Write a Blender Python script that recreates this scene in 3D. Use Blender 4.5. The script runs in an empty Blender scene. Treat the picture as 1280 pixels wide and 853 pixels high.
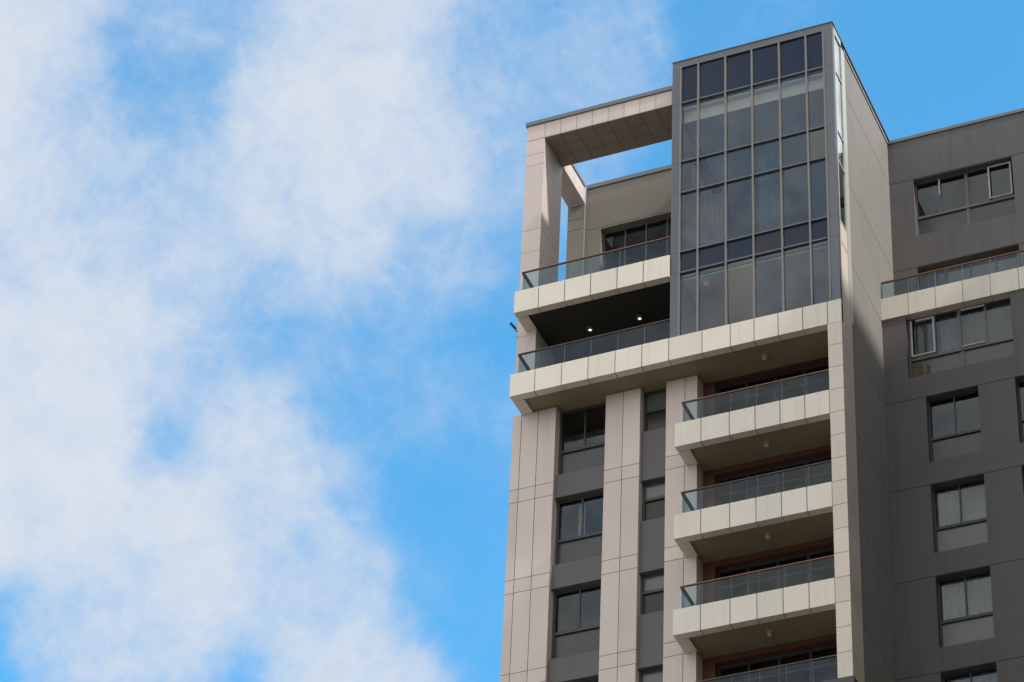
import bpy, math, random
from mathutils import Matrix, Vector
R = math.radians
random.seed(7)
scene = bpy.context.scene
col = scene.collection
G = -59.0                      # street level; z = 0 is the floor line under the glass bay

# ------------------------------------------------------------------ camera
cd = bpy.data.cameras.new('camera')
cam = bpy.data.objects.new('camera', cd)
col.objects.link(cam)
scene.camera = cam
cd.sensor_width = 36.0
cd.lens = 4014.657 / 1280 * 36.0
cd.clip_start = 1.0
cd.clip_end = 20000
rot = Matrix.Rotation(.43068, 3, 'Z') @ Matrix.Rotation(2.25033, 3, 'X') @ Matrix.Rotation(.0506, 3, 'Z')
cam.matrix_world = Matrix.Translation((30.479, -66.688, -57.206)) @ rot.to_4x4()

# ------------------------------------------------------------------ light
SUN_EL, SUN_FRONT = 40.8, 9.0          # the sun stands to the right, a touch in front of the facade
sd = bpy.data.lights.new('sun', 'SUN')
sd.energy = 3.0
sd.angle = R(2.5)
sd.color = (1.0, .95, .88)
sun = bpy.data.objects.new('sun', sd)
col.objects.link(sun)
to_sun = Vector((math.cos(R(SUN_EL)) * math.cos(R(SUN_FRONT)), -math.cos(R(SUN_EL)) * math.sin(R(SUN_FRONT)), math.sin(R(SUN_EL))))
sun.rotation_euler = to_sun.to_track_quat('Z', 'Y').to_euler()
vs = scene.view_settings
vs.view_transform = 'Standard'
vs.look = 'None'
vs.gamma = 1
vs.exposure = 0.2
vs.use_curve_mapping = False


class NT:
    """small node-tree helper"""
    def __init__(self, tree):
        self.t = tree
        self.t.nodes.clear()

    def n(self, kind, **kw):
        nd = self.t.nodes.new('ShaderNode' + kind)
        for k, v in kw.items():
            setattr(nd, k, v)
        return nd

    def put(self, sock, v):
        if v is None:
            return
        if hasattr(v, 'is_output'):
            self.t.links.new(v, sock)
        elif isinstance(v, (tuple, list)) and sock.type == 'RGBA':
            sock.default_value = tuple(v) + ((1.0,) if len(v) == 3 else ())
        else:
            sock.default_value = v

    def math(self, op, a, b=None, c=None, clamp=False):
        nd = self.n('Math', operation=op, use_clamp=clamp)
        for i, v in enumerate((a, b, c)):
            self.put(nd.inputs[i], v)
        return nd.outputs[0]

    def noise(self, vec, scale, detail=4, rough=.5, dist=0.0, w=None):
        nd = self.n('TexNoise')
        if w is not None:
            nd.noise_dimensions = '4D'
            nd.inputs['W'].default_value = w
        self.put(nd.inputs['Vector'], vec)
        nd.inputs['Scale'].default_value = scale
        nd.inputs['Detail'].default_value = detail
        nd.inputs['Roughness'].default_value = rough
        nd.inputs['Distortion'].default_value = dist
        return nd.outputs['Fac']

    def ramp(self, fac, stops, interp='LINEAR'):
        nd = self.n('ValToRGB')
        cr = nd.color_ramp
        cr.interpolation = interp
        while len(cr.elements) > 1:
            cr.elements.remove(cr.elements[-1])
        for i, (p, c) in enumerate(stops):
            e = cr.elements[0] if i == 0 else cr.elements.new(p)
            e.position = p
            e.color = (c, c, c, 1) if not isinstance(c, tuple) else tuple(c) + (1,)
        self.put(nd.inputs[0], fac)
        return nd.outputs[0]

    def mix(self, fac, a, b, mode='MIX'):
        nd = self.n('Mix', data_type='RGBA', blend_type=mode, clamp_factor=True)
        self.put(nd.inputs[0], fac)
        self.put(nd.inputs[6], a)
        self.put(nd.inputs[7], b)
        return nd.outputs[2]

    def mapr(self, v, a, b, c, d, smooth=False):
        nd = self.n('MapRange')
        if smooth:
            nd.interpolation_type = 'SMOOTHSTEP'
        self.put(nd.inputs[0], v)
        for i, x in enumerate((a, b, c, d)):
            nd.inputs[i + 1].default_value = x
        return nd.outputs[0]


# ------------------------------------------------------------------ sky with clouds
world = bpy.data.worlds.new('World')
scene.world = world
world.use_nodes = True
w = NT(world.node_tree)
SKY_STRENGTH = 0.1
tc = w.n('TexCoord').outputs['Generated']
skyn = w.n('TexSky', sky_type='NISHITA', sun_disc=False)
skyn.sun_elevation = R(SUN_EL)
skyn.sun_rotation = R(90 + SUN_FRONT)
skyn.air_density = 1.0
skyn.dust_density = .3
skyn.ozone_density = 2.0
blue = w.mix(1.0, skyn.outputs[0], (.92, 2.58, 2.85), 'MULTIPLY')
sx = w.n('SeparateXYZ')
w.put(sx.inputs[0], tc)
az = w.math('MULTIPLY', w.math('ARCTAN2', sx.outputs[0], sx.outputs[1]), 180 / math.pi)
elr = w.math('ARCSINE', sx.outputs[2])
el = w.math('MULTIPLY', elr, 180 / math.pi)
u = w.math('MULTIPLY', w.math('ADD', az, 24.7), w.math('COSINE', elr))
v = w.math('SUBTRACT', el, 39.0)
# soft wobble so that the cloud banks have ragged edges (in degrees)
wob = w.n('TexNoise')
w.put(wob.inputs['Vector'], tc)
wob.inputs['Scale'].default_value = 18
wob.inputs['Detail'].default_value = 5
wob.inputs['Roughness'].default_value = .6
ws = w.n('SeparateColor')
w.put(ws.inputs[0], wob.outputs['Color'])
WOB = 2.6
u = w.math('ADD', u, w.math('MULTIPLY', w.math('SUBTRACT', ws.outputs[0], .5), WOB))
v = w.math('ADD', v, w.math('MULTIPLY', w.math('SUBTRACT', ws.outputs[1], .5), WOB))
gx = w.math('ADD', w.math('ADD', w.math('MULTIPLY', u, .05503), .4992), w.math('MULTIPLY', v, .00283))
gy = w.math('ADD', w.math('ADD', w.math('MULTIPLY', u, .0042), .4944),
            w.math('SUBTRACT', w.math('MULTIPLY', v, -.08297), w.math('MULTIPLY', w.math('MULTIPLY', u, u), .000583)))
# cloud cover of this quarter of the sky: rows go down by 1.28 degrees, columns to the right by 1.5 degrees
COVER = [
    [.80, .78, .48, .62, .92, .84, .50, .60, .16, .22, .06, .02, .0],
    [.92, .56, .22, .86, .95, .74, .54, .62, .08, .0, .0, .0, .0],
    [.90, .70, .64, .86, .80, .76, .56, .40, .0, .0, .0, .0, .0],
    [.72, .82, .76, .76, .80, .48, .38, .2, .1, .0, .0, .0, .0],
    [.95, .92, .78, .52, .50, .24, .22, .2, .1, .0, .0, .0, .0],
    [.98, .98, .56, .78, .26, .36, .36, .2, .1, .0, .0, .0, .0],
    [.84, .98, .94, .78, .48, .06, .16, .2, .1, .1, .1, .0, .0],
    [.28, .78, .82, .76, .66, .22, .14, .2, .2, .2, .1, .0, .0],
    [.02, .58, .62, .40, .86, .74, .10, .2, .3, .3, .2, .1, .0],
]


def float_curve(fac, pts, smooth=True):
    nd = w.n('FloatCurve')
    c = nd.mapping.curves[0]
    nd.mapping.use_clip = True
    nd.mapping.extend = 'HORIZONTAL'
    c.points[0].location = pts[0]
    c.points[1].location = pts[-1]
    for p in pts[1:-1]:
        c.points.new(*p)
    for p in c.points:
        p.handle_type = 'AUTO_CLAMPED'
    nd.mapping.update()
    w.put(nd.inputs['Value'], fac)
    return nd.outputs[0]


gxc = w.math('MINIMUM', w.math('MAXIMUM', gx, 0.0), 1.0)
gyc = w.math('MINIMUM', w.math('MAXIMUM', gy, 0.0), 1.0)
cov = None
for r, row in enumerate(COVER):
    fx = float_curve(gxc, [(i / 12, a) for i, a in enumerate(row)])
    d = w.math('ABSOLUTE', w.math('SUBTRACT', w.math('MULTIPLY', gyc, 8.0), float(r)))
    wt = w.mapr(d, 1.0, 0.0, 0.0, 1.0, True)
    term = w.math('MULTIPLY', fx, wt)
    cov = term if cov is None else w.math('ADD', cov, term)
# elsewhere in the sky: broken cloud
gen = w.mapr(w.noise(tc, 2.6, 6, .58, .3), .31, .57, .05, 1.0)
edge = w.math('MAXIMUM', w.math('ABSOLUTE', w.math('SUBTRACT', gx, .5)), w.math('ABSOLUTE', w.math('SUBTRACT', gy, .5)))
away = w.mapr(edge, .52, .9, 0.0, 1.0, True)
cov = w.math('ADD', w.math('MULTIPLY', cov, w.math('SUBTRACT', 1.0, away)), w.math('MULTIPLY', gen, away))
fine = w.noise(tc, 22, 7, .62, .25)
wisp = w.noise(tc, 58, 7, .64, .5)
amp = w.math('ADD', w.math('MULTIPLY', w.math('SUBTRACT', fine, .5), .88), w.math('MULTIPLY', w.math('SUBTRACT', wisp, .5), .48))
amp = w.math('ADD', amp, w.math('MULTIPLY', w.math('SUBTRACT', w.noise(tc, 150, 6, .65, .6), .5), .22))
edgeamp = w.mapr(cov, 0.0, .25, .25, 1.0)
raw = w.math('ADD', cov, w.math('MULTIPLY', amp, edgeamp))
opac = w.mapr(raw, -.03, .98, .04, 1.0, True)
CL = 1.0 / SKY_STRENGTH
ccol = w.mix(w.mapr(opac, .25, .65, 0.0, 1.0), (.36 * CL, .52 * CL, .74 * CL), (.47 * CL, .575 * CL, .725 * CL))
ccol = w.mix(w.mapr(raw, .55, 1.22, 0.0, 1.0), ccol, (.68 * CL, .70 * CL, .735 * CL))
# clouds outside the COVER patch are made brighter, to add light on the fronts
ccol = w.mix(away, ccol, (1.20 * CL, 1.10 * CL, 1.00 * CL))
skycol = w.mix(w.math('MULTIPLY', opac, .97), blue, ccol)
# dim ground haze below the horizon
skycol = w.mix(w.mapr(sx.outputs[2], -.02, .0, 1.0, 0.0), skycol, (.9, .95, 1.0))
bg = w.n('Background')
w.put(bg.inputs[0], skycol)
bg.inputs[1].default_value = SKY_STRENGTH
out = w.n('OutputWorld')
w.t.links.new(bg.outputs[0], out.inputs[0])


# ------------------------------------------------------------------ materials
def mat(name):
    m = bpy.data.materials.new(name)
    m.use_nodes = True
    return m, NT(m.node_tree)


def finish(nt, shader, disp=None):
    o = nt.n('OutputMaterial')
    nt.t.links.new(shader, o.inputs['Surface'])


def pbr(name, base, rough=.6, var=.08, scale=1.5, streak=0.0, island=0.0, metal=0.0, tint=(1.0, .97, .93), bump=0.0, spec=.5, facetint=0.0):
    """painted / mineral surface: patchy large tone, fine grain, rain streaks, a little panel-to-panel difference"""
    m, nt = mat(name)
    pos = nt.n('NewGeometry').outputs['Position']
    big = nt.noise(pos, scale, 4, .55)
    grain = nt.noise(pos, scale * 14, 3, .6)
    k = nt.math('ADD', nt.math('MULTIPLY', nt.math('SUBTRACT', big, .5), 2 * var), nt.math('MULTIPLY', nt.math('SUBTRACT', grain, .5), var * .7))
    if streak:
        mp = nt.n('Mapping')
        nt.put(mp.inputs['Vector'], pos)
        mp.inputs['Scale'].default_value = (5.0, 5.0, .22)
        st = nt.noise(mp.outputs[0], 1.0, 5, .65)
        st = nt.mapr(st, .52, .78, 0.0, 1.0)
        k = nt.math('SUBTRACT', k, nt.math('MULTIPLY', st, streak))
    if island:
        ri = nt.n('NewGeometry').outputs['Random Per Island']
        k = nt.math('ADD', k, nt.math('MULTIPLY', nt.math('SUBTRACT', ri, .5), island))
    if facetint:
        at = nt.n('Attribute', attribute_name='panel')
        k = nt.math('ADD', k, nt.math('MULTIPLY', nt.math('SUBTRACT', at.outputs['Fac'], .5), facetint))
    k = nt.math('ADD', k, 1.0)
    c = nt.mix(1.0, base, nt_gray(nt, k), 'MULTIPLY')
    warm = nt.mix(nt.math('MULTIPLY', nt.mapr(nt.noise(pos, scale * .6, 3, .5, 0.0, 3.3), .4, .7, 0, 1), .6), c, nt.mix(1.0, c, tint, 'MULTIPLY'))
    b = nt.n('BsdfPrincipled')
    nt.put(b.inputs['Base Color'], warm)
    nt.put(b.inputs['Roughness'], nt.math('ADD', rough, nt.math('MULTIPLY', nt.math('SUBTRACT', grain, .5), .15)))
    b.inputs['Metallic'].default_value = metal
    b.inputs['Specular IOR Level'].default_value = spec
    if bump:
        bp = nt.n('Bump')
        bp.inputs['Strength'].default_value = bump
        bp.inputs['Distance'].default_value = .01
        nt.put(bp.inputs['Height'], grain)
        nt.t.links.new(bp.outputs[0], b.inputs['Normal'])
    finish(nt, b.outputs[0])
    return m


def nt_gray(nt, k):
    c = nt.n('CombineColor')
    for i in range(3):
        nt.put(c.inputs[i], k)
    return c.outputs[0]


def glass_mat(name, tint, refl=1.0, rough=0.0, base=.04, wav=.02):
    """thin architectural glass: tinted see-through, Fresnel mirror"""
    m, nt = mat(name)
    tr = nt.n('BsdfTransparent')
    tr.inputs[0].default_value = (*tint, 1)
    gl = nt.n('BsdfGlossy')
    gl.inputs['Roughness'].default_value = rough
    gl.inputs['Color'].default_value = (.78, .90, 1.0, 1)
    pos = nt.n('NewGeometry').outputs['Position']
    bp = nt.n('Bump')
    bp.inputs['Strength'].default_value = wav
    bp.inputs['Distance'].default_value = .02
    nt.put(bp.inputs['Height'], nt.noise(pos, .9, 1, .4))
    nt.t.links.new(bp.outputs[0], gl.inputs['Normal'])
    lw = nt.n('Fresnel')
    lw.inputs['IOR'].default_value = 1.5
    dirt = nt.mapr(nt.noise(pos, 1.1, 4, .6), .3, .8, .8, 1.25)
    f = nt.math('MULTIPLY', nt.math('MULTIPLY', nt.math('ADD', lw.outputs[0], base - .04), refl), dirt, clamp=True)
    back = nt.n('NewGeometry').outputs['Backfacing']
    f = nt.math('MULTIPLY', f, nt.math('SUBTRACT', 1.0, back))
    mx = nt.n('MixShader')
    nt.put(mx.inputs[0], f)
    nt.t.links.new(tr.outputs[0], mx.inputs[1])
    nt.t.links.new(gl.outputs[0], mx.inputs[2])
    finish(nt, mx.outputs[0])
    return m


M = {}
M['cream'] = pbr('cream_panel', (.76, .695, .615), .45, .06, .8, .13, .10, tint=(1.0, .975, .92))
M['column'] = pbr('cream_column_panel', (.71, .63, .55), .5, .07, .8, .12, .11, tint=(1.0, .96, .90))
M['pink'] = pbr('pinkish_stone', (.65, .555, .515), .6, .08, .55, .09, .09, facetint=.10, tint=(1.0, .95, .95), bump=.15)
M['seal'] = pbr('dark_joint', (.07, .062, .055), .9, .05)
M['sealpink'] = pbr('stone_joint', (.14, .12, .11), .9, .05)
M['soffit'] = pbr('soffit_paint', (.285, .228, .150), .8, .06, .7)
M['shaded_underside'] = pbr('shaded_stone_underside', (.36, .295, .23), .7, .07, .7, island=.08)  # beam stone darkened: the underside's shade is put into this colour
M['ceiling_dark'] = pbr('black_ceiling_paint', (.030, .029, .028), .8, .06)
M['spandrel'] = pbr('dark_grey_paint', (.120, .112, .114), .7, .08, .6, .12, bump=.2)
M['stucco'] = pbr('grey_stucco', (.118, .114, .118), .8, .13, .55, .24, bump=.35, tint=(1.0, .95, .88))
M['sidewall'] = pbr('warm_grey_stucco', (.25, .238, .222), .8, .10, .5, .16, bump=.35, tint=(1.0, .96, .90))
M['rearwall'] = pbr('brown_grey_stucco', (.24, .215, .19), .8, .08, .5, .10, bump=.3)
M['coping'] = pbr('zinc_coping', (.16, .165, .175), .45, .06, .8, metal=.3)
M['coping_light'] = pbr('pale_metal_edge', (.50, .50, .48), .4, .04)
M['frame_dark'] = pbr('dark_window_frame', (.042, .040, .038), .45, .05)
M['bayframe'] = pbr('grey_bay_frame', (.122, .136, .156), .42, .05, .8, metal=.35)
M['mullion'] = pbr('aluminium_mullion', (.20, .19, .185), .4, .05, metal=.4)
M['white_frame'] = pbr('white_frame_film', (.40, .395, .385), .5, .18, 3)
M['bronze_frame'] = pbr('bronze_window_frame', (.115, .105, .092), .45, .06)
M['handrail'] = pbr('brown_handrail', (.17, .075, .045), .4, .12, 1.5, spec=.6)
M['handrail_dark'] = pbr('dark_brown_handrail', (.05, .035, .03), .4, .1, 1.5, spec=.6)
M['return_rail'] = pbr('matt_dark_rail', (.022, .018, .016), .9, .1, 1.5, spec=.1)
M['red'] = pbr('terracotta_paint', (.115, .042, .032), .75, .08)
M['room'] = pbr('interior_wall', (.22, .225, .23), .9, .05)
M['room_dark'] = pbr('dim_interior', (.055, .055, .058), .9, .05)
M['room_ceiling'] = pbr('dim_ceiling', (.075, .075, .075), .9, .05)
M['ceiling'] = pbr('grey_ceiling', (.82, .81, .78), .9, .04)
M['wood'] = pbr('brown_timber', (.80, .45, .24), .5, .12, 3)
M['curtain'] = pbr('pale_curtain', (.42, .43, .42), .95, .05, 2)
M['curtain_grey'] = pbr('grey_curtain', (.15, .15, .148), .95, .06, 2)
M['black'] = pbr('black_plastic', (.03, .03, .032), .4, .05)
M['white'] = pbr('white_plastic', (.7, .69, .65), .4, .04)
M['lampglass'] = pbr('opal_lamp_glass', (.36, .34, .29), .25, .03)
M['frosted'] = pbr('frosted_lower_pane', (.055, .057, .060), .18, .14, 1.2, spec=.5)
M['frosted_green'] = pbr('green_frosted_pane', (.105, .118, .110), .18, .14, 1.2, spec=.7)
M['frosted_brown'] = pbr('brown_frosted_pane', (.030, .028, .022), .18, .14, 1.2, spec=.4)
M['frosted_pale'] = pbr('pale_frosted_pane', (.145, .150, .152), .18, .12, 1.2, spec=.5)
M['frosted_wall'] = pbr('greyed_frosted_pane', (.082, .080, .077), .18, .12, 1.2, spec=.5)
M['spandrel_glass'] = pbr('navy_spandrel_glass', (.016, .025, .048), .06, .05, .7, spec=.32)
M['navy'] = pbr('navy_paint', (.06, .06, .075), .5, .06)
M['stain'] = pbr('rusty_stain', (.10, .075, .05), .9, .2, 4)
M['glass'] = glass_mat('window_glass', (.78, .80, .80), 1.5)
M['bayglass'] = glass_mat('bay_glass', (.86, .865, .835), 1.9)
M['rail_glass'] = glass_mat('rail_glass', (.76, .86, .90), 1.0)
M['asphalt'] = pbr('paved_ground', (.155, .147, .13), .9, .12, .2)

lm, lnt = mat('lit_lamp')
em = lnt.n('Emission')
em.inputs[0].default_value = (1.0, .86, .58, 1)
em.inputs[1].default_value = 1.5
finish(lnt, em.outputs[0])
M['lit'] = lm


# ------------------------------------------------------------------ object helpers
ORIGIN = {}


class MB:
    """collects faces in world coordinates and links them as ONE mesh object"""
    def __init__(self):
        self.v, self.f, self.m, self.t = [], [], [], []

    def face(self, pts, mi=0, tint=.5):
        i = len(self.v)
        self.v += [tuple(p) for p in pts]
        self.f.append(tuple(range(i, i + len(pts))))
        self.m.append(mi)
        self.t.append(tint)

    def box(self, x0, x1, y0, y1, z0, z1, mi=0, tint=.5):
        i = len(self.v)
        self.v += [(x, y, z) for x in (x0, x1) for y in (y0, y1) for z in (z0, z1)]
        for q in ((0, 1, 3, 2), (4, 6, 7, 5), (0, 4, 5, 1), (2, 3, 7, 6), (0, 2, 6, 4), (1, 5, 7, 3)):
            self.f.append(tuple(i + k for k in q))
            self.m.append(mi)
            self.t.append(tint)
        return self

    def prism(self, poly, axis, a, b, mi=0):
        """poly: 2-D outline in the plane normal to axis; extruded from a to b"""
        def P(p, s):
            return {'x': (s, p[0], p[1]), 'y': (p[0], s, p[1]), 'z': (p[0], p[1], s)}[axis]
        n = len(poly)
        i = len(self.v)
        self.v += [P(p, a) for p in poly] + [P(p, b) for p in poly]
        area = sum(poly[k][0] * poly[(k + 1) % n][1] - poly[(k + 1) % n][0] * poly[k][1] for k in range(n))
        fl = (area > 0) != (axis == 'y')
        def add(q):
            self.f.append(tuple(q) if fl else tuple(reversed(q)))
            self.m.append(mi)
            self.t.append(.5)
        add([i + k for k in reversed(range(n))])
        add([i + n + k for k in range(n)])
        for k in range(n):
            k2 = (k + 1) % n
            add([i + k, i + k2, i + n + k2, i + n + k])
        return self

    def lathe(self, c, prof, seg=20, mi=0):
        i = len(self.v)
        for r, z in prof:
            for s in range(seg):
                a = 2 * math.pi * s / seg
                self.v.append((c[0] + r * math.cos(a), c[1] + r * math.sin(a), c[2] + z))
        for k in range(len(prof) - 1):
            for s in range(seg):
                s2 = (s + 1) % seg
                self.f.append((i + k * seg + s, i + k * seg + s2, i + (k + 1) * seg + s2, i + (k + 1) * seg + s))
                self.m.append(mi)
                self.t.append(.5)
        for k in (0, len(prof) - 1):
            if prof[k][0] > 1e-4:
                self.f.append(tuple(i + k * seg + s for s in range(seg)))
                self.m.append(mi)
                self.t.append(.5)
        return self

    def tube(self, a, b, r, seg=10, mi=0):
        a, b = Vector(a), Vector(b)
        d = (b - a).normalized()
        s = d.orthogonal().normalized()
        t = d.cross(s)
        i = len(self.v)
        for p in (a, b):
            for k in range(seg):
                an = 2 * math.pi * k / seg
                self.v.append(tuple(p + r * (math.cos(an) * s + math.sin(an) * t)))
        for k in range(seg):
            k2 = (k + 1) % seg
            self.f.append((i + k, i + k2, i + seg + k2, i + seg + k))
            self.m.append(mi)
            self.t.append(.5)
        self.f.append(tuple(i + k for k in reversed(range(seg))))
        self.f.append(tuple(i + seg + k for k in range(seg)))
        self.m += [mi, mi]
        self.t += [.5, .5]
        return self

    def build(self, name, mats, parent=None, smooth=False):
        if not isinstance(mats, (list, tuple)):
            mats = [mats]
        lo = [min(p[k] for p in self.v) for k in range(3)]
        hi = [max(p[k] for p in self.v) for k in range(3)]
        o3 = Vector(((lo[0] + hi[0]) / 2, (lo[1] + hi[1]) / 2, lo[2]))
        me = bpy.data.meshes.new(name)
        me.from_pydata([tuple(Vector(p) - o3) for p in self.v], [], self.f)
        for mt in mats:
            me.materials.append(mt)
        me.polygons.foreach_set('material_index', self.m)
        if smooth:
            me.polygons.foreach_set('use_smooth', [True] * len(self.f))
        at = me.attributes.new('panel', 'FLOAT', 'FACE')
        at.data.foreach_set('value', self.t)
        me.update()
        ob = bpy.data.objects.new(name, me)
        col.objects.link(ob)
        ORIGIN[ob] = o3
        if parent is not None:
            ob.parent = parent
            ob.location = o3 - ORIGIN[parent]
        else:
            ob.location = o3
        return ob


def thing(name, label, cat, loc, group=None):
    o = bpy.data.objects.new(name, None)
    col.objects.link(o)
    o.location = loc
    o.empty_display_size = .5
    ORIGIN[o] = Vector(loc)
    o['label'] = label
    o['category'] = cat
    if group:
        o['group'] = group
    return o


def tag(o, label, cat, group=None):
    o['label'] = label
    o['category'] = cat
    if group:
        o['group'] = group
    return o


def breaks(lo, hi, joints, extra=(), g=.016):
    s = {round(lo, 4), round(hi, 4)}
    for j in joints:
        for e in (j - g / 2, j + g / 2):
            if lo < e < hi:
                s.add(round(e, 4))
    for e in extra:
        if lo < e < hi:
            s.add(round(e, 4))
    return sorted(s)


def relief(P, us, vs_, depth, T, nrm):
    """a wall slab as a height field: depth(u, v) -> (depth, material, tint) or None for an opening"""
    mb = MB()
    nu, nv = len(us) - 1, len(vs_) - 1
    g = [[depth((us[i] + us[i + 1]) / 2, (vs_[j] + vs_[j + 1]) / 2) for j in range(nv)] for i in range(nu)]
    nrm = Vector(nrm)

    def quad(pts, n, mi, t):
        pts = [Vector(p) for p in pts]
        if (pts[1] - pts[0]).cross(pts[2] - pts[0]).dot(n) < 0:
            pts.reverse()
        mb.face(pts, mi, t)
    ud = Vector(P(1, 0, 0)) - Vector(P(0, 0, 0))
    vd = Vector(P(0, 1, 0)) - Vector(P(0, 0, 0))
    for i in range(nu):
        for j in range(nv):
            c = g[i][j]
            if c is None:
                continue
            a, b, e, f = us[i], us[i + 1], vs_[j], vs_[j + 1]
            d, mi, t = c
            quad([P(a, e, d), P(b, e, d), P(b, f, d), P(a, f, d)], nrm, mi, t)
            quad([P(a, e, T), P(b, e, T), P(b, f, T), P(a, f, T)], -nrm, 0, t)
            for di, dj, q, n in ((-1, 0, (a, e, a, f), -ud), (1, 0, (b, e, b, f), ud), (0, -1, (a, e, b, e), -vd), (0, 1, (a, f, b, f), vd)):
                ii, jj = i + di, j + dj
                nb = g[ii][jj] if 0 <= ii < nu and 0 <= jj < nv else None
                to = T if nb is None else nb[0]
                if to > d + 1e-6:
                    m2 = mi if nb is None else nb[1]
                    quad([P(q[0], q[1], d), P(q[2], q[3], d), P(q[2], q[3], to), P(q[0], q[1], to)], n, m2, t)
    return mb


def panel_depth(ju, jv, holes=(), g=.016, gd=.02, sill=None):
    rnd = {}

    def f(u, v_):
        for (a, b, e, h) in holes:
            if a < u < b and e < v_ < h:
                return None
        if any(abs(u - j) < g / 2 for j in ju) or any(abs(v_ - j) < g / 2 for j in jv):
            return (gd, 1, .5)
        k = (sum(u > j for j in ju), sum(v_ > j for j in jv))
        if k not in rnd:
            rnd[k] = random.random()
        return (0.0, 0, rnd[k])
    return f


def front_wall(name, mats, parent, x0, x1, z0, z1, y, T, ju=(), jv=(), holes=(), g=.016):
    us = breaks(x0, x1, ju, [e for h in holes for e in h[:2]], g)
    zs = breaks(z0, z1, jv, [e for h in holes for e in h[2:]], g)
    mb = relief(lambda a, b, d: (a, y + d, b), us, zs, panel_depth(ju, jv, holes, g), T, (0, -1, 0))
    return mb.build(name, mats, parent)


H = 3.1
ROOF = 10.57
tower = thing('apartment_tower', 'tall apartment tower with cream balconies, a glass-walled corner bay and a dark grey rear wing', 'building', (8, 6, G))

# ------------------------------------------------------------------ ground
gm = MB()
gm.face([(-3000, -3000, G), (3000, -3000, G), (3000, 3000, G), (-3000, 3000, G)])
ground = gm.build('ground', M['asphalt'])
ground['kind'] = 'structure'

# ------------------------------------------------------------------ stone pilasters of the main front
PJ = [z for k in range(0, 18) for z in (-3.43 - H * k, -3.88 - H * k)]
LOW = -18.0      # storeys below the picture continue plainly from here


def stone(name, x0, x1, z0, z1, ju):
    o = front_wall(name, [M['pink'], M['sealpink']], tower, x0, x1, z0, z1, 0.0, .55, ju, PJ)
    return o


stone('pilaster', 0.0, 1.336, G, -.762, [.27, .79])
stone('pilaster', 2.875, 3.925, G, -.762, [3.406])
stone('pilaster', 4.71, 5.64, G, -.762, [5.27])


def blocks(name, spans_x, spans_y, spans_z, mats, parent, gap=.014, inset=.02):
    """stacked cladding blocks with open joints round a dark core"""
    mb = MB()
    X0, X1, Y0, Y1, Z0, Z1 = spans_x[0], spans_x[-1], spans_y[0], spans_y[-1], spans_z[0], spans_z[-1]
    mb.box(X0 + inset, X1 - inset, Y0 + inset, Y1 - inset, Z0 + inset, Z1 - inset, 1)
    e = 1e-4
    for i in range(len(spans_x) - 1):
        for j in range(len(spans_y) - 1):
            for k in range(len(spans_z) - 1):
                a, b = spans_x[i] + (gap / 2 if i else 0), spans_x[i + 1] - (gap / 2 if i < len(spans_x) - 2 else 0)
                c, d = spans_y[j] + (gap / 2 if j else 0), spans_y[j + 1] - (gap / 2 if j < len(spans_y) - 2 else 0)
                s, t = spans_z[k] + (gap / 2 if k else 0), spans_z[k + 1] - (gap / 2 if k < len(spans_z) - 2 else 0)
                mb.box(a, b, c, d, s, t, 0)
    return mb.build(name, mats, parent)


D = 1.444
stone_m = [M['pink'], M['sealpink']]
blocks('corner_pillar', [0.0, .60], [0.0, D], [-.05, 2.16, 5.40, 6.27, 8.91, 9.36, 9.945], stone_m, tower)
beam = blocks('roof_beam', [0.0, .60] + [.60 + .523 * k for k in range(1, 9)] + [5.2], [0.0, .48, .96, D], [9.972, ROOF], stone_m, tower)
blocks('shaded_soffit', [.603] + [.60 + .523 * k for k in range(1, 9)] + [5.2], [.003, .48, .96, D - .003], [9.947, 9.9715], [M['shaded_underside'], M['seal']], beam, inset=.006)  # thin layer added under the beam to carry its darker, shaded tone
b = MB().box(-.04, 5.125, -.05, D + .03, ROOF + .002, ROOF + .15)
b.build('coping', M['coping'], beam)
sbeam = blocks('roof_beam', [.056, .627], [D + .003, 2.35, 3.255], [9.947, ROOF - .003], stone_m, tower)
MB().box(.02, .66, D + .033, 3.20, ROOF + .002, ROOF + .12).build('coping', M['coping'], sbeam)

# rear storey behind the roof terrace
front_wall('rear_pillar', [M['rearwall'], M['sealpink']], tower, .056, .62, 2.4, 9.945, 3.26, .5, [], [8.91, 9.35])
rw = front_wall('rear_wall', [M['rearwall'], M['sealpink']], tower, .622, 5.20, 2.4, ROOF, 3.36, .25, [], [8.86], [(1.16, 4.75, 6.35, 8.79)])
MB().box(.64, 5.19, 3.31, 3.75, ROOF + .002, ROOF + .16).build('coping', M['coping'], rw)

# ------------------------------------------------------------------ windows
def quad_pane(mb, x0, x1, z0, z1, y, tilt=.004, mi=0):
    """one pane, 6 mm thick, hung a hair out of true"""
    a, b2 = random.uniform(-tilt, tilt), random.uniform(-tilt, tilt)
    def yy(x, z):
        return y + a * (x - (x0 + x1) / 2) + b2 * (z - (z0 + z1) / 2)
    i = len(mb.v)
    for o in (0, .006):
        mb.v += [(x0, yy(x0, z0) + o, z0), (x1, yy(x1, z0) + o, z0), (x1, yy(x1, z1) + o, z1), (x0, yy(x0, z1) + o, z1)]
    for q in ((0, 1, 2, 3), (7, 6, 5, 4), (0, 4, 5, 1), (1, 5, 6, 2), (2, 6, 7, 3), (3, 7, 4, 0)):
        mb.f.append(tuple(i + k for k in q))
        mb.m.append(mi)
        mb.t.append(.5)


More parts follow.
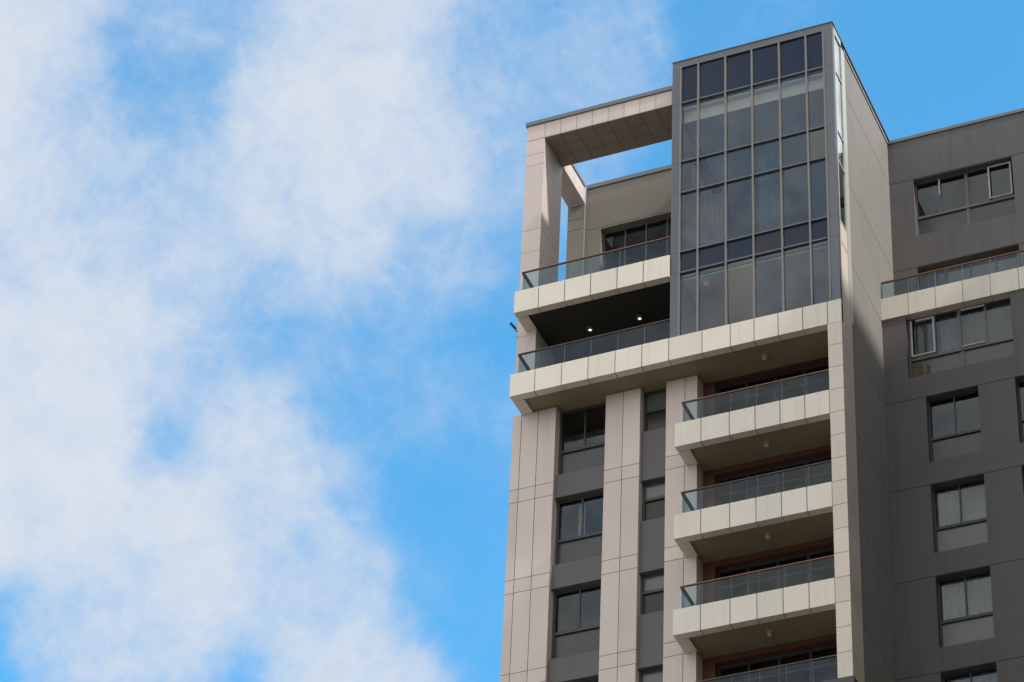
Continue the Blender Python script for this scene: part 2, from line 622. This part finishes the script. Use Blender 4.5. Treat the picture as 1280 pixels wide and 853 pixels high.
def window(x0, x1, z0, z1, y, transom=None, ups=(), lows=(), fm='frame_dark', gm_='glass', low='frosted', fw=.05, fd=.07, room_d=2.2, roommat='room_dark', mw=.045, wide=()):
    """one window: outer frame, transom, mullions (part) > upper panes, lower panes, room lining"""
    fr = MB()
    ya, yb = y - fd / 2, y + fd / 2
    fr.box(x0, x0 + fw, ya, yb, z0, z1)
    fr.box(x1 - fw, x1, ya, yb, z0, z1)
    fr.box(x0 + fw, x1 - fw, ya + .002, yb - .002, z1 - fw, z1)
    fr.box(x0 + fw, x1 - fw, ya + .002, yb - .002, z0, z0 + fw)
    zt = z0 + fw
    if transom is not None:
        fr.box(x0 + fw, x1 - fw, ya - .02, yb - .002, transom - .045, transom + .045)
        zt = transom + .045
    for m_ in ups:
        hw = mw if m_ in wide else mw / 2
        fr.box(m_ - hw, m_ + hw, ya + .004, yb - .004, zt, z1 - fw)
    for m_ in lows:
        fr.box(m_ - mw, m_ + mw, ya + .004, yb - .004, z0 + fw, transom - .045)
    f = fr.build('window', M[fm], tower)
    pm = MB()
    xs = [x0 + fw] + sorted(ups) + [x1 - fw]
    for a, c in zip(xs, xs[1:]):
        quad_pane(pm, a + .005, c - .005, zt - .01, z1 - fw + .01, y)
    pm.build('pane', M[gm_], f)
    if transom is not None:
        pm = MB()
        xs = [x0 + fw] + sorted(lows) + [x1 - fw]
        for a, c in zip(xs, xs[1:]):
            quad_pane(pm, a + .005, c - .005, z0 + fw - .01, transom - .03, y, .002)
        pm.build('lower_pane', M[low], f)
    rm = MB()
    e = .02
    A = (x0 + e, x1 - e, y + .045, y + room_d, z0 + e, z1 - e)
    # lining of the room behind, open to the glass
    rm.box(A[0] - .02, A[0], A[2], A[3], A[4], A[5])
    rm.box(A[1], A[1] + .02, A[2], A[3], A[4], A[5])
    rm.box(A[0], A[1], A[2], A[3], A[5], A[5] + .015, 1)
    rm.box(A[0], A[1], A[2], A[3], A[4] - .015, A[4])
    rm.box(A[0] - .02, A[1] + .02, A[3], A[3] + .02, A[4] - .015, A[5] + .015)
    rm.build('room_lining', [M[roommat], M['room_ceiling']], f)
    return f


window(1.162, 4.748, 6.352, 8.788, 3.36 + .24, transom=None, ups=(1.90, 2.60, 3.30, 4.0), fm='bronze_frame', fw=.06)

# strips between the pilasters: spandrels and windows
def spandrel(x0, x1, z0, z1):
    MB().box(x0 - .004, x1 + .004, .12, .60, z0, z1).build('spandrel', M['spandrel'], tower)


for k in range(0, 19):
    zt, zb = -3.13 - H * k, -3.92 - H * k
    if zb < G:
        break
    spandrel(1.336, 2.875, zb, zt)
    spandrel(3.925, 4.71, -3.98 - H * k, -2.27 - H * k)
for k in range(0, 5):
    zh = -.77 if k == 0 else -.82 - H * k
    window(1.34, 2.871, -3.13 - H * k + .004, zh, .35, transom=-2.21 - H * k, ups=(2.12,), low='frosted', fw=.075)
    zh = -.77 if k == 0 else -.88 - H * k
    window(3.93, 4.706, -2.27 - H * k + .004, zh, .31, transom=-1.47 - H * k, ups=(), gm_='frosted_green', low='frosted_brown', fw=.075)

# ------------------------------------------------------------------ main body behind (closed volumes, set back behind the fronts)
body = MB()
body.box(.02, 5.62, .70, 15, G, -18.6)
body.box(.02, 5.62, 3.0, 15, -18.6, -.84)
body.box(.02, .30, .60, 3.0, -18.6, -.84)
body.box(5.66, 10.10, 3.0, 15, G, -.80)
body.box(.64, 5.20, 6.2, 15, -.80, ROOF - .01)
body.box(.64, 5.20, 3.62, 6.2, 9.2, ROOF - .01)
body.box(.64, .90, 3.62, 6.2, 2.4, 9.19)
body.box(5.22, 10.10, 4.80, 15, -.80, 10.45)
body.build('wall', M['stucco'], tower)

# ------------------------------------------------------------------ balconies
F, T = -.94, .80


def balcony(x0, x1, z, joints, ends_left=True, back=1.2, soffit='soffit', rail_x0=None, rail_x1=None, rail_joints=None, rail='handrail', lip=.25, fas='cream', yf=F, rail_ret=0.0, last_gap=True):
    """slab (part) > fascia panels, handrail, glass panels"""
    core = MB()
    xl = x0 + (.03 if ends_left else 0)
    xc = min(x1, 9.83)
    core.box(xl, xc, yf + .03, back, z - T + .075, z - .03, 0)
    slab = core.build('balcony', M[soffit], tower)
    fa = MB()
    g = .026
    xs = [x0] + list(joints) + [x1]
    for i, (a, b_) in enumerate(zip(xs, xs[1:])):
        a2 = a + (g / 2 if i else 0)
        b2 = b_ - (g / 2 if (i < len(xs) - 2 or last_gap) else 0)
        # L-shaped panel: face and folded lip
        fa.prism([(yf, z - T), (yf + lip, z - T), (yf + lip, z - T + .05), (yf + .045, z - T + .05), (yf + .045, z), (yf, z)], 'x', a2, b2)
    if ends_left:
        L = .34
        fa.prism([(x0 + .001, z - T + .002), (x0 + L, z - T + .002), (x0 + L, z - T + .05), (x0 + .045, z - T + .05), (x0 + .045, z - .002), (x0 + .001, z - .002)], 'y', yf + lip + g, -.003)
    fa.build('fascia', M[fas], slab)
    # dark gasket behind the open joints
    gk = MB()
    gk.box(x0 + .05, x1 - .012, yf + .046, yf + .06, z - T + .052, z - .03)
    gk.box(x0 + .05, x1 - .01, yf + .06, yf + lip - .02, z - T + .051, z - T + .058)
    gk.build('gasket', M['seal'], slab)
    # railing
    rx0 = rail_x0 if rail_x0 is not None else x0 + .177
    rx1 = rail_x1 if rail_x1 is not None else x1
    yr = yf + .12
    hz = z + .79
    hr = MB()
    hr.box(rx0 - .025, rx1, yr - .03, yr + .03, hz - .035, hz)
    if rail_ret is not None and ends_left:
        MB().box(rx0 - .024, rx0 + .055, yr + .031, rail_ret, hz - .075, hz - .001).build('return_rail', M['return_rail'], slab)
    hr.build('handrail', M[rail], slab)
    gl = MB()
    rj = rail_joints if rail_joints is not None else [j + .03 for j in joints]
    xs = [rx0] + list(rj) + [rx1]
    for a, b_ in zip(xs, xs[1:]):
        aa, bb = a + .012, b_ - .012
        t = random.uniform(-.003, .003)
        gl.box(aa, bb, yr - .006 + t, yr + .006 + t, z - .02, hz - .036)
    if rail_ret is not None and ends_left:
        gl.box(rx0 - .006, rx0 + .006, yr + .02, rail_ret - .02, z - .02, hz - .077)
    gl.build('glass_panel', M['rail_glass'], slab)
    cl = MB()
    for a in list(rj):
        MB().box(a - .007, a + .007, yr - .010, yr + .010, z - .02, hz - .037).build('clamp_post', M['bayframe'], slab)
    return slab


JA = [1.045, 1.868, 2.682, 3.508, 4.317]
JL = JA + [5.132, 6.127, 6.966, 7.672, 8.38, 9.10, 9.822]
JS = [6.106, 6.930, 7.673, 8.393, 9.104]
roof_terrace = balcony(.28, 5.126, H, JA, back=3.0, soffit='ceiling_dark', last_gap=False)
long_slab = balcony(.28, 10.222, 0.0, JL, back=3.0, rail_x1=5.14, rail_joints=[j + .03 for j in JA], rail='handrail_dark', last_gap=False)
for k in (1, 2, 3, 4):
    balcony(5.34, 9.812, -H * k, JS if k < 4 else [], back=1.4, rail_joints=[5.98, 6.93, 7.69, 8.42, 9.13],
            fas='cream' if k < 4 else 'navy', rail='handrail' if k in (1, 3) else 'handrail_dark', last_gap=True)
for k in range(5, 18):
    sl = MB().box(5.34, 9.812, F, 1.4, -H * k - T, -H * k)
    sl.build('balcony', M['cream'], tower)

# cream corner column, four blocks to a storey
zc = [-12.42 + .006]
z_ = -12.42 + .775
while z_ < -.9:
    zc.append(z_)
    z_ += .775
zc[-1:] = [zc[-1]]
zc = [z for z in zc if z < -1.2] + [-.802]
colm = MB()
colm.box(9.835, 10.20, F + .02, .02, zc[0], -.05, 1)
for a, b_ in zip(zc, zc[1:]):
    colm.box(9.815, 10.222, F, .04, a + .008, b_ - .008, 0)
colm.box(9.815, 10.222, F + .255, .04, -.80, -.012, 0)
colm.build('corner_column', [M['column'], M['seal']], tower)
low = MB().box(9.80, 10.25, F - .03, .06, G, -12.42)
low.build('corner_column', M['navy'], tower)

# recess behind the short balconies: terracotta returns, sliding glass doors, ceiling band
for k in range(0, 5):
    zb, zt = -H * (k + 1), -H * k - T + .075
    jb = MB()
    jb.box(5.642, 5.985, .50, 1.35, zb, zt)
    jb.box(5.985, 9.84, .50, 1.35, zt - (.17 if k else .02), zt)
    jb.build('terracotta_wall', M['red'], tower)
    top = zt - (.172 if k else .022)
    fr = MB()
    ya, yb = .72, .80
    fr.box(5.987, 6.06, ya, yb, zb, top)
    fr.box(6.06, 9.84, ya + .002, yb - .002, top - .09, top)
    for m_ in (6.85, 7.70, 8.56, 9.40):
        fr.box(m_ - .03, m_ + .03, ya + .004, yb - .004, zb, top - .09)
    # upper transom bar
    xs = [6.06, 6.82, 6.88, 7.67, 7.73, 8.53, 8.59, 9.37, 9.43, 9.84]
    for a, b_ in zip(xs[::2], xs[1::2]):
        fr.box(a, b_, ya + .006, yb - .006, top - .62, top - .56)
    dr = fr.build('sliding_door', M['frame_dark'], tower)
    pn = MB()
    xs = [6.06, 6.85, 7.70, 8.56, 9.40, 9.84]
    for a, b_ in zip(xs, xs[1:]):
        quad_pane(pn, a + .02, b_ - .02, zb, top - .08, .76)
    pn.build('pane', M['glass'], dr)
    rm = MB()
    rm.box(5.99, 9.9, 2.90, 2.98, zb, top)
    rm.box(5.99, 9.9, .9, 2.90, top + .003, top + .02)
    rm.box(5.99, 9.9, .9, 2.90, zb - .02, zb - .002)
    rm.box(5.90, 5.985, 1.36, 2.90, zb, top)
    rm.box(9.905, 9.98, .05, 2.98, zb, top)
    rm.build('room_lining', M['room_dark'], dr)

# open loggia between the long slab and the roof terrace
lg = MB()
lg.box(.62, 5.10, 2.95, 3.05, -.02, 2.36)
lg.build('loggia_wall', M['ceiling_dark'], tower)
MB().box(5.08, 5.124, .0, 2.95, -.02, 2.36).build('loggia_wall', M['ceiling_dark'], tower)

# ------------------------------------------------------------------ glass bay
C = -.86
CX = [5.40, 5.96, 6.822, 7.66, 8.52, 9.36, 9.905]
CZ = [10.53, 9.065, 6.69, 5.47, 3.185, 2.40, .02]
bay = MB()
xl, xr = 5.128, 10.19
JB = [9.065, 6.69, 5.47, 3.185, 2.40]
zs = [10.535] + JB + [-.02]
for a, b_ in zip(zs[1:], zs):
    bay.box(xl, CX[0], C, C + .16, a + .004, b_ - .004)
    bay.box(CX[-1], xr, C, C + .16, a + .004, b_ - .004)
tj = [xl] + CX[1:-1] + [xr]
for a, b_ in zip(tj, tj[1:]):
    bay.box(a + .003, b_ - .003, C, C + .16, 10.535, 10.80)
bay.box(xl + .01, xr - .01, C + .01, C + .14, -.02, .015)
bay_ob = bay.build('glass_bay', M['bayframe'], tower)
# corner post and side strip of the bay
sp = MB()
sp.box(xr - .045, xr + .002, C + .162, -.62, -.02, 10.80)
sp.box(xr - .045, xr + .002, -.02, .30, -.02, 10.55)
sp.box(xr - .045, xr + .002, -.618, -.022, 10.56, 10.80)
for z in JB:
    sp.box(xr - .05, xr - .005, -.618, -.022, z - .03, z + .03)
sp.build('side_frame', M['coping_light'], bay_ob)
sg = MB()
zs = [10.56] + JB[:4]
bp_ = MB()
for a, b_ in ((2.40, 3.185), (0.0, 2.40)):
    bp_.box(xr - .04, xr - .012, -.617, -.023, a + .032, b_ - .032)
bp_.build('side_panel', M['column'], bay_ob)
for a, b_ in zip(zs[1:], zs):
    sg.box(xr - .035, xr - .029, -.616, -.024, a + .03, b_ - .03)
sg.build('side_glass', M['bayglass'], bay_ob)
MB().box(xl - .01, xr + .03, C - .02, 4.80, 10.802, 10.83).build('coping', M['coping'], bay_ob)
mu = MB()
for x in CX:
    wd = .022 if x in (CX[0], CX[-1]) else .024
    MB().box(x - wd, x + wd, C - .035, C + .10, .016, 10.534).build('mullion', M['mullion'], bay_ob)
for z in JB:
    tr = MB()
    for a, b_ in zip(CX, CX[1:]):
        tr.box(a + .026, b_ - .026, C - .012, C + .095, z - .025, z + .025)
    tr.build('transom', M['bayframe'], bay_ob)
for r in range(6):
    pn = MB()
    for c in range(6):
        quad_pane(pn, CX[c] + .03, CX[c + 1] - .03, CZ[r + 1] + .03, CZ[r] - .03, C + .05, .012)
    if r in (0, 4):
        pn.build('spandrel_pane', M['spandrel_glass'], bay_ob)
    else:
        pn.build('glass_pane', M['bayglass'], bay_ob)
# rooms behind the glass: upper tall room and lower room
rm = MB()
YB = 4.55
rm.box(5.40, 9.90, -.45, YB, 8.60, 8.68, 1)            # upper ceiling
rm.box(5.40, 9.90, -.56, -.452, 8.50, 9.0, 2)          # pale bulkhead at the ceiling edge
rm.box(5.40, 9.90, -.70, -.562, 8.94, 9.0, 1)
rm.box(5.30, 9.94, YB, YB + .1, -.02, 10.4, 0)
rm.box(5.40, 9.90, -.74, YB, 2.55, 2.95, 0)            # floor between the two rooms
rm.box(5.40, 9.90, -.74, -.65, 2.36, 2.549, 1)
rm.box(5.40, 9.90, -.60, YB, 2.30, 2.36, 1)
rm.box(5.28, 5.38, -.70, .15, -.02, 10.4, 0)           # left wall with an opening to the terrace
rm.box(5.28, 5.38, .15, 1.9, -.02, 3.3, 0)
rm.box(5.28, 5.38, .15, 1.9, 8.0, 10.4, 0)
rm.box(5.28, 5.38, 1.9, YB, -.02, 10.4, 0)
rm.box(9.90, 9.935, .06, YB, -.02, 10.4, 0)
rm.build('room_lining', [M['room'], M['ceiling'], M['white']], bay_ob)
MB().box(9.93, 10.10, -.58, -.10, 5.55, 10.5).build('blind', M['white'], bay_ob)
MB().box(5.98, 6.14, -.40, 2.8, 2.10, 2.296).build('ceiling_beam', M['wood'], bay_ob)
MB().box(5.26, 9.94, C + .17, 4.78, 10.46, 10.53).build('bay_roof', M['stucco'], bay_ob)
MB().box(5.20, 5.27, C + .17, 4.78, 8.0, 10.45).build('bay_side', M['bayframe'], bay_ob)
sw = MB()
sw.box(5.20, 5.27, C + .17, .15, -.02, 7.99)
sw.box(5.20, 5.27, 1.9, 4.78, -.02, 7.99)
sw.box(5.20, 5.27, .15, 1.9, -.02, 3.3)
sw.build('bay_side', M['bayframe'], bay_ob)
MB().box(5.315, 5.325, .15, 1.9, 3.3, 8.0).build('inner_glass', M['bayglass'], bay_ob)

# ------------------------------------------------------------------ long side wall of the tower
SJ = [9.03, 5.49, 2.42, -.65, -3.74, -6.85, -9.97, -13.07, -16.17]
X = 10.135
us = breaks(.302, 4.738, [])
zs = breaks(3.2, 10.70, SJ, g=.02)
mb = relief(lambda a, b, d: (X - d, a, b), us, zs, panel_depth([], SJ, (), .02), .2, (1, 0, 0))
side = mb.build('side_wall', [M['sidewall'], M['sealpink']], tower)
us = breaks(.042, 3.298, [])
zs = breaks(G, 3.199, SJ, g=.02)
us2 = breaks(.302, 3.298, [])
mb = relief(lambda a, b, d: (X - d, a, b), us2, breaks(-.021, 3.199, SJ, g=.02), panel_depth([], SJ, (), .02), .2, (1, 0, 0))
mb.build('side_wall', [M['sidewall'], M['sealpink']], tower)
mb = relief(lambda a, b, d: (X - d, a, b), us, breaks(G, -.022, SJ, g=.02), panel_depth([], SJ, (), .02), .2, (1, 0, 0))
mb.build('side_wall', [M['sidewall'], M['sealpink']], tower)
MB().box(9.9, X + .035, .33, 4.70, 10.702, 10.80).build('coping', M['coping_light'], side)

# ------------------------------------------------------------------ dark rear wing
YU, YL = 4.74, 3.30
wj = [9.0, 5.47]
upper_holes = [(10.90, 14.0, 6.70, 8.97), (10.88, 14.01, 3.27, 5.46)]
wu = front_wall('rear_wing_wall', [M['stucco'], M['sealpink']], tower, 10.137, 25.4, 3.0, 10.66, YU, .45, [14.3 + 3.4], wj, upper_holes, .02)
MB().box(10.137, 25.4, YU - .04, YU + .5, 10.662, 10.78).build('coping', M['coping'], wu)
WJ = [-.63 - H * k for k in range(0, 18)]
low_holes = [(10.85, 13.97, .16, 2.48)]
for k in range(0, 6):
    low_holes.append((11.33, 12.86, -2.96 - H * k, -.645 - H * k))
    low_holes.append((13.93, 15.46, -2.96 - H * k, -.645 - H * k))
front_wall('rear_wing_wall', [M['stucco'], M['sealpink']], tower, 10.137, 25.4, G, 2.66, YL, .30, [], WJ, low_holes, .02)
body2 = MB()
body2.box(10.137, 25.4, YU + 3.0, 15, G, 10.5)
body2.build('wall', M['stucco'], tower)
# upper window, four lights above two
f = window(10.90, 14.0, 6.70, 8.97, YU + .24, transom=7.55, ups=(11.66, 12.50, 13.19), lows=(12.50,), fm='bronze_frame', low='frosted', fw=.045, mw=.05, wide=(12.50,))
sash = MB()
ys = YU + .13
for (a, b_, c, d) in ((13.20, 13.245, 7.62, 8.90), (13.88, 13.92, 7.62, 8.90)):
    sash.box(a, b_, ys, ys + .05, c, d)
sash.box(13.245, 13.88, ys + .001, ys + .049, 8.86, 8.90)
sash.box(13.245, 13.88, ys + .001, ys + .049, 7.62, 7.65)
sash.build('sash', M['white_frame'], f)['label'] = 'white framed sash at the right end'
MB().box(11.635, 11.685, YU + .165, YU + .20, 8.28, 8.92).build('peeling_strip', M['white_frame'], f)
# window under the wing terrace, white framed left sash
f = window(10.85, 13.97, .16, 2.48, YL + .26, transom=.96, ups=(11.65, 12.37, 13.15), lows=(12.42,), fm='bronze_frame', low='frosted_wall', fw=.045, mw=.05, wide=(12.37,))
sash = MB()
ys = YL + .15
sash.box(10.93, 10.985, ys, ys + .05, 1.03, 2.36)
sash.box(11.60, 11.655, ys, ys + .05, 1.03, 2.36)
sash.box(10.985, 11.60, ys + .001, ys + .049, 1.03, 1.08)
sash.box(11.10, 11.60, ys + .001, ys + .049, 2.30, 2.36)
sash.build('sash', M['white_frame'], f)['label'] = 'left sash with a worn white frame'
MB().box(12.42, 13.1, ys + .02, ys + .05, 1.01, 1.05).build('peeling_strip', M['white_frame'], f)
MB().box(12.45, 13.15, ys + .02, ys + .05, 2.34, 2.39).build('peeling_strip', M['white_frame'], f)
for a, b_, c in ((10.93, 11.20, .80), (11.34, 11.42, .70)):
    MB().box(a, b_, YL + .222, YL + .226, .24, c).build('stain', M['stain'], f)
# terrace door
f = window(10.88, 14.01, 3.27, 5.46, YU + .28, transom=None, ups=(11.66, 12.44, 13.23), fm='frame_dark', fw=.06, roommat='room')
# small windows, two columns
for k in range(0, 5):
    for x0 in (11.33, 13.93):
        window(x0 + .002, x0 + 1.528, -2.958 - H * k, -.647 - H * k, YL + .25, transom=-2.03 - H * k, ups=(x0 + .76,), low='frosted_pale' if k else 'frosted', fw=.045)

# terrace slab of the wing
JW = [10.963, 11.786, 12.60, 13.433, 14.27, 15.10, 15.93, 16.76]
core = MB().box(10.15, 17.6, YL - .02, YU + .2, 2.55, 3.24)
wt = core.build('balcony', M['soffit'], tower)
fa = MB()
xs = [10.14] + JW + [17.6]
for i, (a, b_) in enumerate(zip(xs, xs[1:])):
    fa.prism([(YL - .05, 2.47), (YL + .26, 2.47), (YL + .26, 2.52), (YL - .022, 2.52), (YL - .022, 3.27), (YL - .05, 3.27)], 'x', a + (.009 if i else 0), b_ - .009)
fa.build('fascia', M['cream'], wt)
hr = MB().box(10.16, 17.6, YL + .0, YL + .06, 3.91, 3.95)
hr.build('handrail', M['handrail'], wt)
gl = MB()
cl = MB()
xs = [10.18, 10.98, 11.80, 12.62, 13.45, 14.29, 15.12, 15.95, 17.6]
for a, b_ in zip(xs, xs[1:]):
    gl.box(a + .012, b_ - .012, YL + .024, YL + .036, 3.25, 3.91)
for a in [10.175] + xs[1:-1]:
    MB().box(a - .010, a + .010, YL + .018, YL + .042, 3.25, 3.909).build('clamp_post', M['mullion'], wt)
gl.build('glass_panel', M['rail_glass'], wt)

# unseen block inferred from the side wall's shade edge, lengthened to darken the court
blocker = MB()
blocker.box(25.4, 40, -24, 15, G, 14.3)
blocker.build('unseen_shading_block', M['stucco'], tower)

# ------------------------------------------------------------------ ceiling lamps
def lamp(x, y, z, label, lit=False):
    t = thing('ceiling_lamp', label, 'lamp', (x, y, z), 'round lamps on the balcony ceilings')
    o3 = Vector((x, y, z))
    if lit:
        MB().lathe(o3, [(.10, -.001), (.115, -.05), (.11, -.09), (.085, -.10), (.07, -.09)], 24).build('lamp_rim', M['bronze_frame'], t, True)
        MB().lathe(o3, [(.055, -.05), (.052, -.085), (.035, -.10), (.0005, -.105)], 20).build('bulb', M['lit'], t, True)
    else:
        MB().lathe(o3, [(.085, -.001), (.085, -.025), (.075, -.03)], 24).build('lamp_base', M['lampglass'], t, True)
        MB().lathe(o3, [(.07, -.031), (.082, -.07), (.075, -.115), (.045, -.145), (.0005, -.152)], 20).build('lamp_shade', M['lampglass'], t, True)
    return t


CEIL = -T + .074
lamp(2.09, .54, H + CEIL, 'left one of the two glowing lamps on the black loggia ceiling', True)
lamp(3.64, .55, H + CEIL, 'right one of the two glowing lamps, next to the glass bay', True)
lamp(7.69, -.10, CEIL, 'unlit lamp under the long cream slab below the glass bay')
lamp(7.74, -.15, -H + CEIL, 'unlit lamp under the topmost of the short balconies')
lamp(7.75, -.17, -2 * H + CEIL, 'unlit lamp under the second short balcony from the top')
lamp(7.75, -.15, -3 * H + CEIL, 'unlit lamp under the third short balcony from the top')

# ------------------------------------------------------------------ small camera on the left corner
cc = thing('security_camera', 'small dark security camera on a bracket at the tower\'s left corner', 'camera', (-.06, .12, 2.55))
MB().box(-.10, -.002, .09, .13, 2.50, 2.53).tube((-.09, .11, 2.52), (-.14, .08, 2.62), .012).build('bracket', M['black'], cc)
m = MB().tube((-.10, .12, 2.60), (-.21, -.02, 2.74), .04, 12)
m.tube((-.21, -.02, 2.74), (-.222, -.035, 2.756), .047, 12)
m.build('camera_body', M['black'], cc)
MB().tube((-.025, .10, 2.50), (-.025, .10, .3), .010, 6).box(-.05, -.002, .07, .13, 2.22, 2.32).build('cable', M['black'], cc)


# ------------------------------------------------------------------ curtains
def curtain(x0, x1, z0, z1, y, label, m='curtain', waves=None, amp=.016):
    mb = MB()
    n = max(24, int((x1 - x0) * 60))
    per = .13
    ph = random.random() * 6
    pts = []
    for i in range(n + 1):
        x = x0 + (x1 - x0) * i / n
        pts.append((x, y + amp * math.sin(2 * math.pi * x / per + ph + .8 * math.sin(x * 3.1)) + .5 * amp * math.sin(x * 17 + ph)))
    for a, b_ in zip(pts, pts[1:]):
        mb.face([(a[0], a[1], z0), (b_[0], b_[1], z0), (b_[0], b_[1], z1), (a[0], a[1], z1)])
    for a, b_ in zip(pts, pts[1:]):
        mb.face([(a[0], a[1] + .006, z1), (b_[0], b_[1] + .006, z1), (b_[0], b_[1] + .006, z0), (a[0], a[1] + .006, z0)])
    o = mb.build('curtain', M[m], None, True)
    return tag(o, label, 'curtain', 'curtains behind the windows')


yw = YL + .25 + .13
curtain(11.40, 12.80, -5.15, -3.772, yw, 'pale curtain in the dark wing\'s second small window from the top', 'curtain')
curtain(11.40, 12.80, -8.25, -6.872, yw, 'pale curtain in the dark wing\'s third small window from the top', 'curtain')
curtain(11.40, 12.80, -11.35, -9.972, yw, 'pale curtain in the dark wing\'s lowest small window in view', 'curtain')
curtain(10.98, 11.60, 1.03, 2.455, YL + .26 + .12, 'brown-grey curtain behind the worn white sash below the wing terrace', 'curtain_grey')
curtain(11.75, 13.85, 1.03, 2.455, YL + .26 + .16, 'grey curtain behind the three right-hand lights below the wing terrace', 'curtain_grey')
curtain(11.0, 13.8, 3.29, 5.35, YU + .28 + .15, 'pale curtain behind the dark wing\'s terrace door', 'curtain_grey')
curtain(1.9, 2.1, -6.1, -3.95, .44 + .14, 'narrow pale curtain in the wide window left of the balconies, second from top', 'curtain')

curtain(5.48, 6.78, 3.25, 5.40, C + .30, 'bluish sheer curtain in the glass bay, left of centre', 'curtain_grey')
curtain(7.72, 8.45, 3.25, 6.60, C + .34, 'grey curtain in the middle of the glass bay, above its lower dark band', 'curtain_grey')
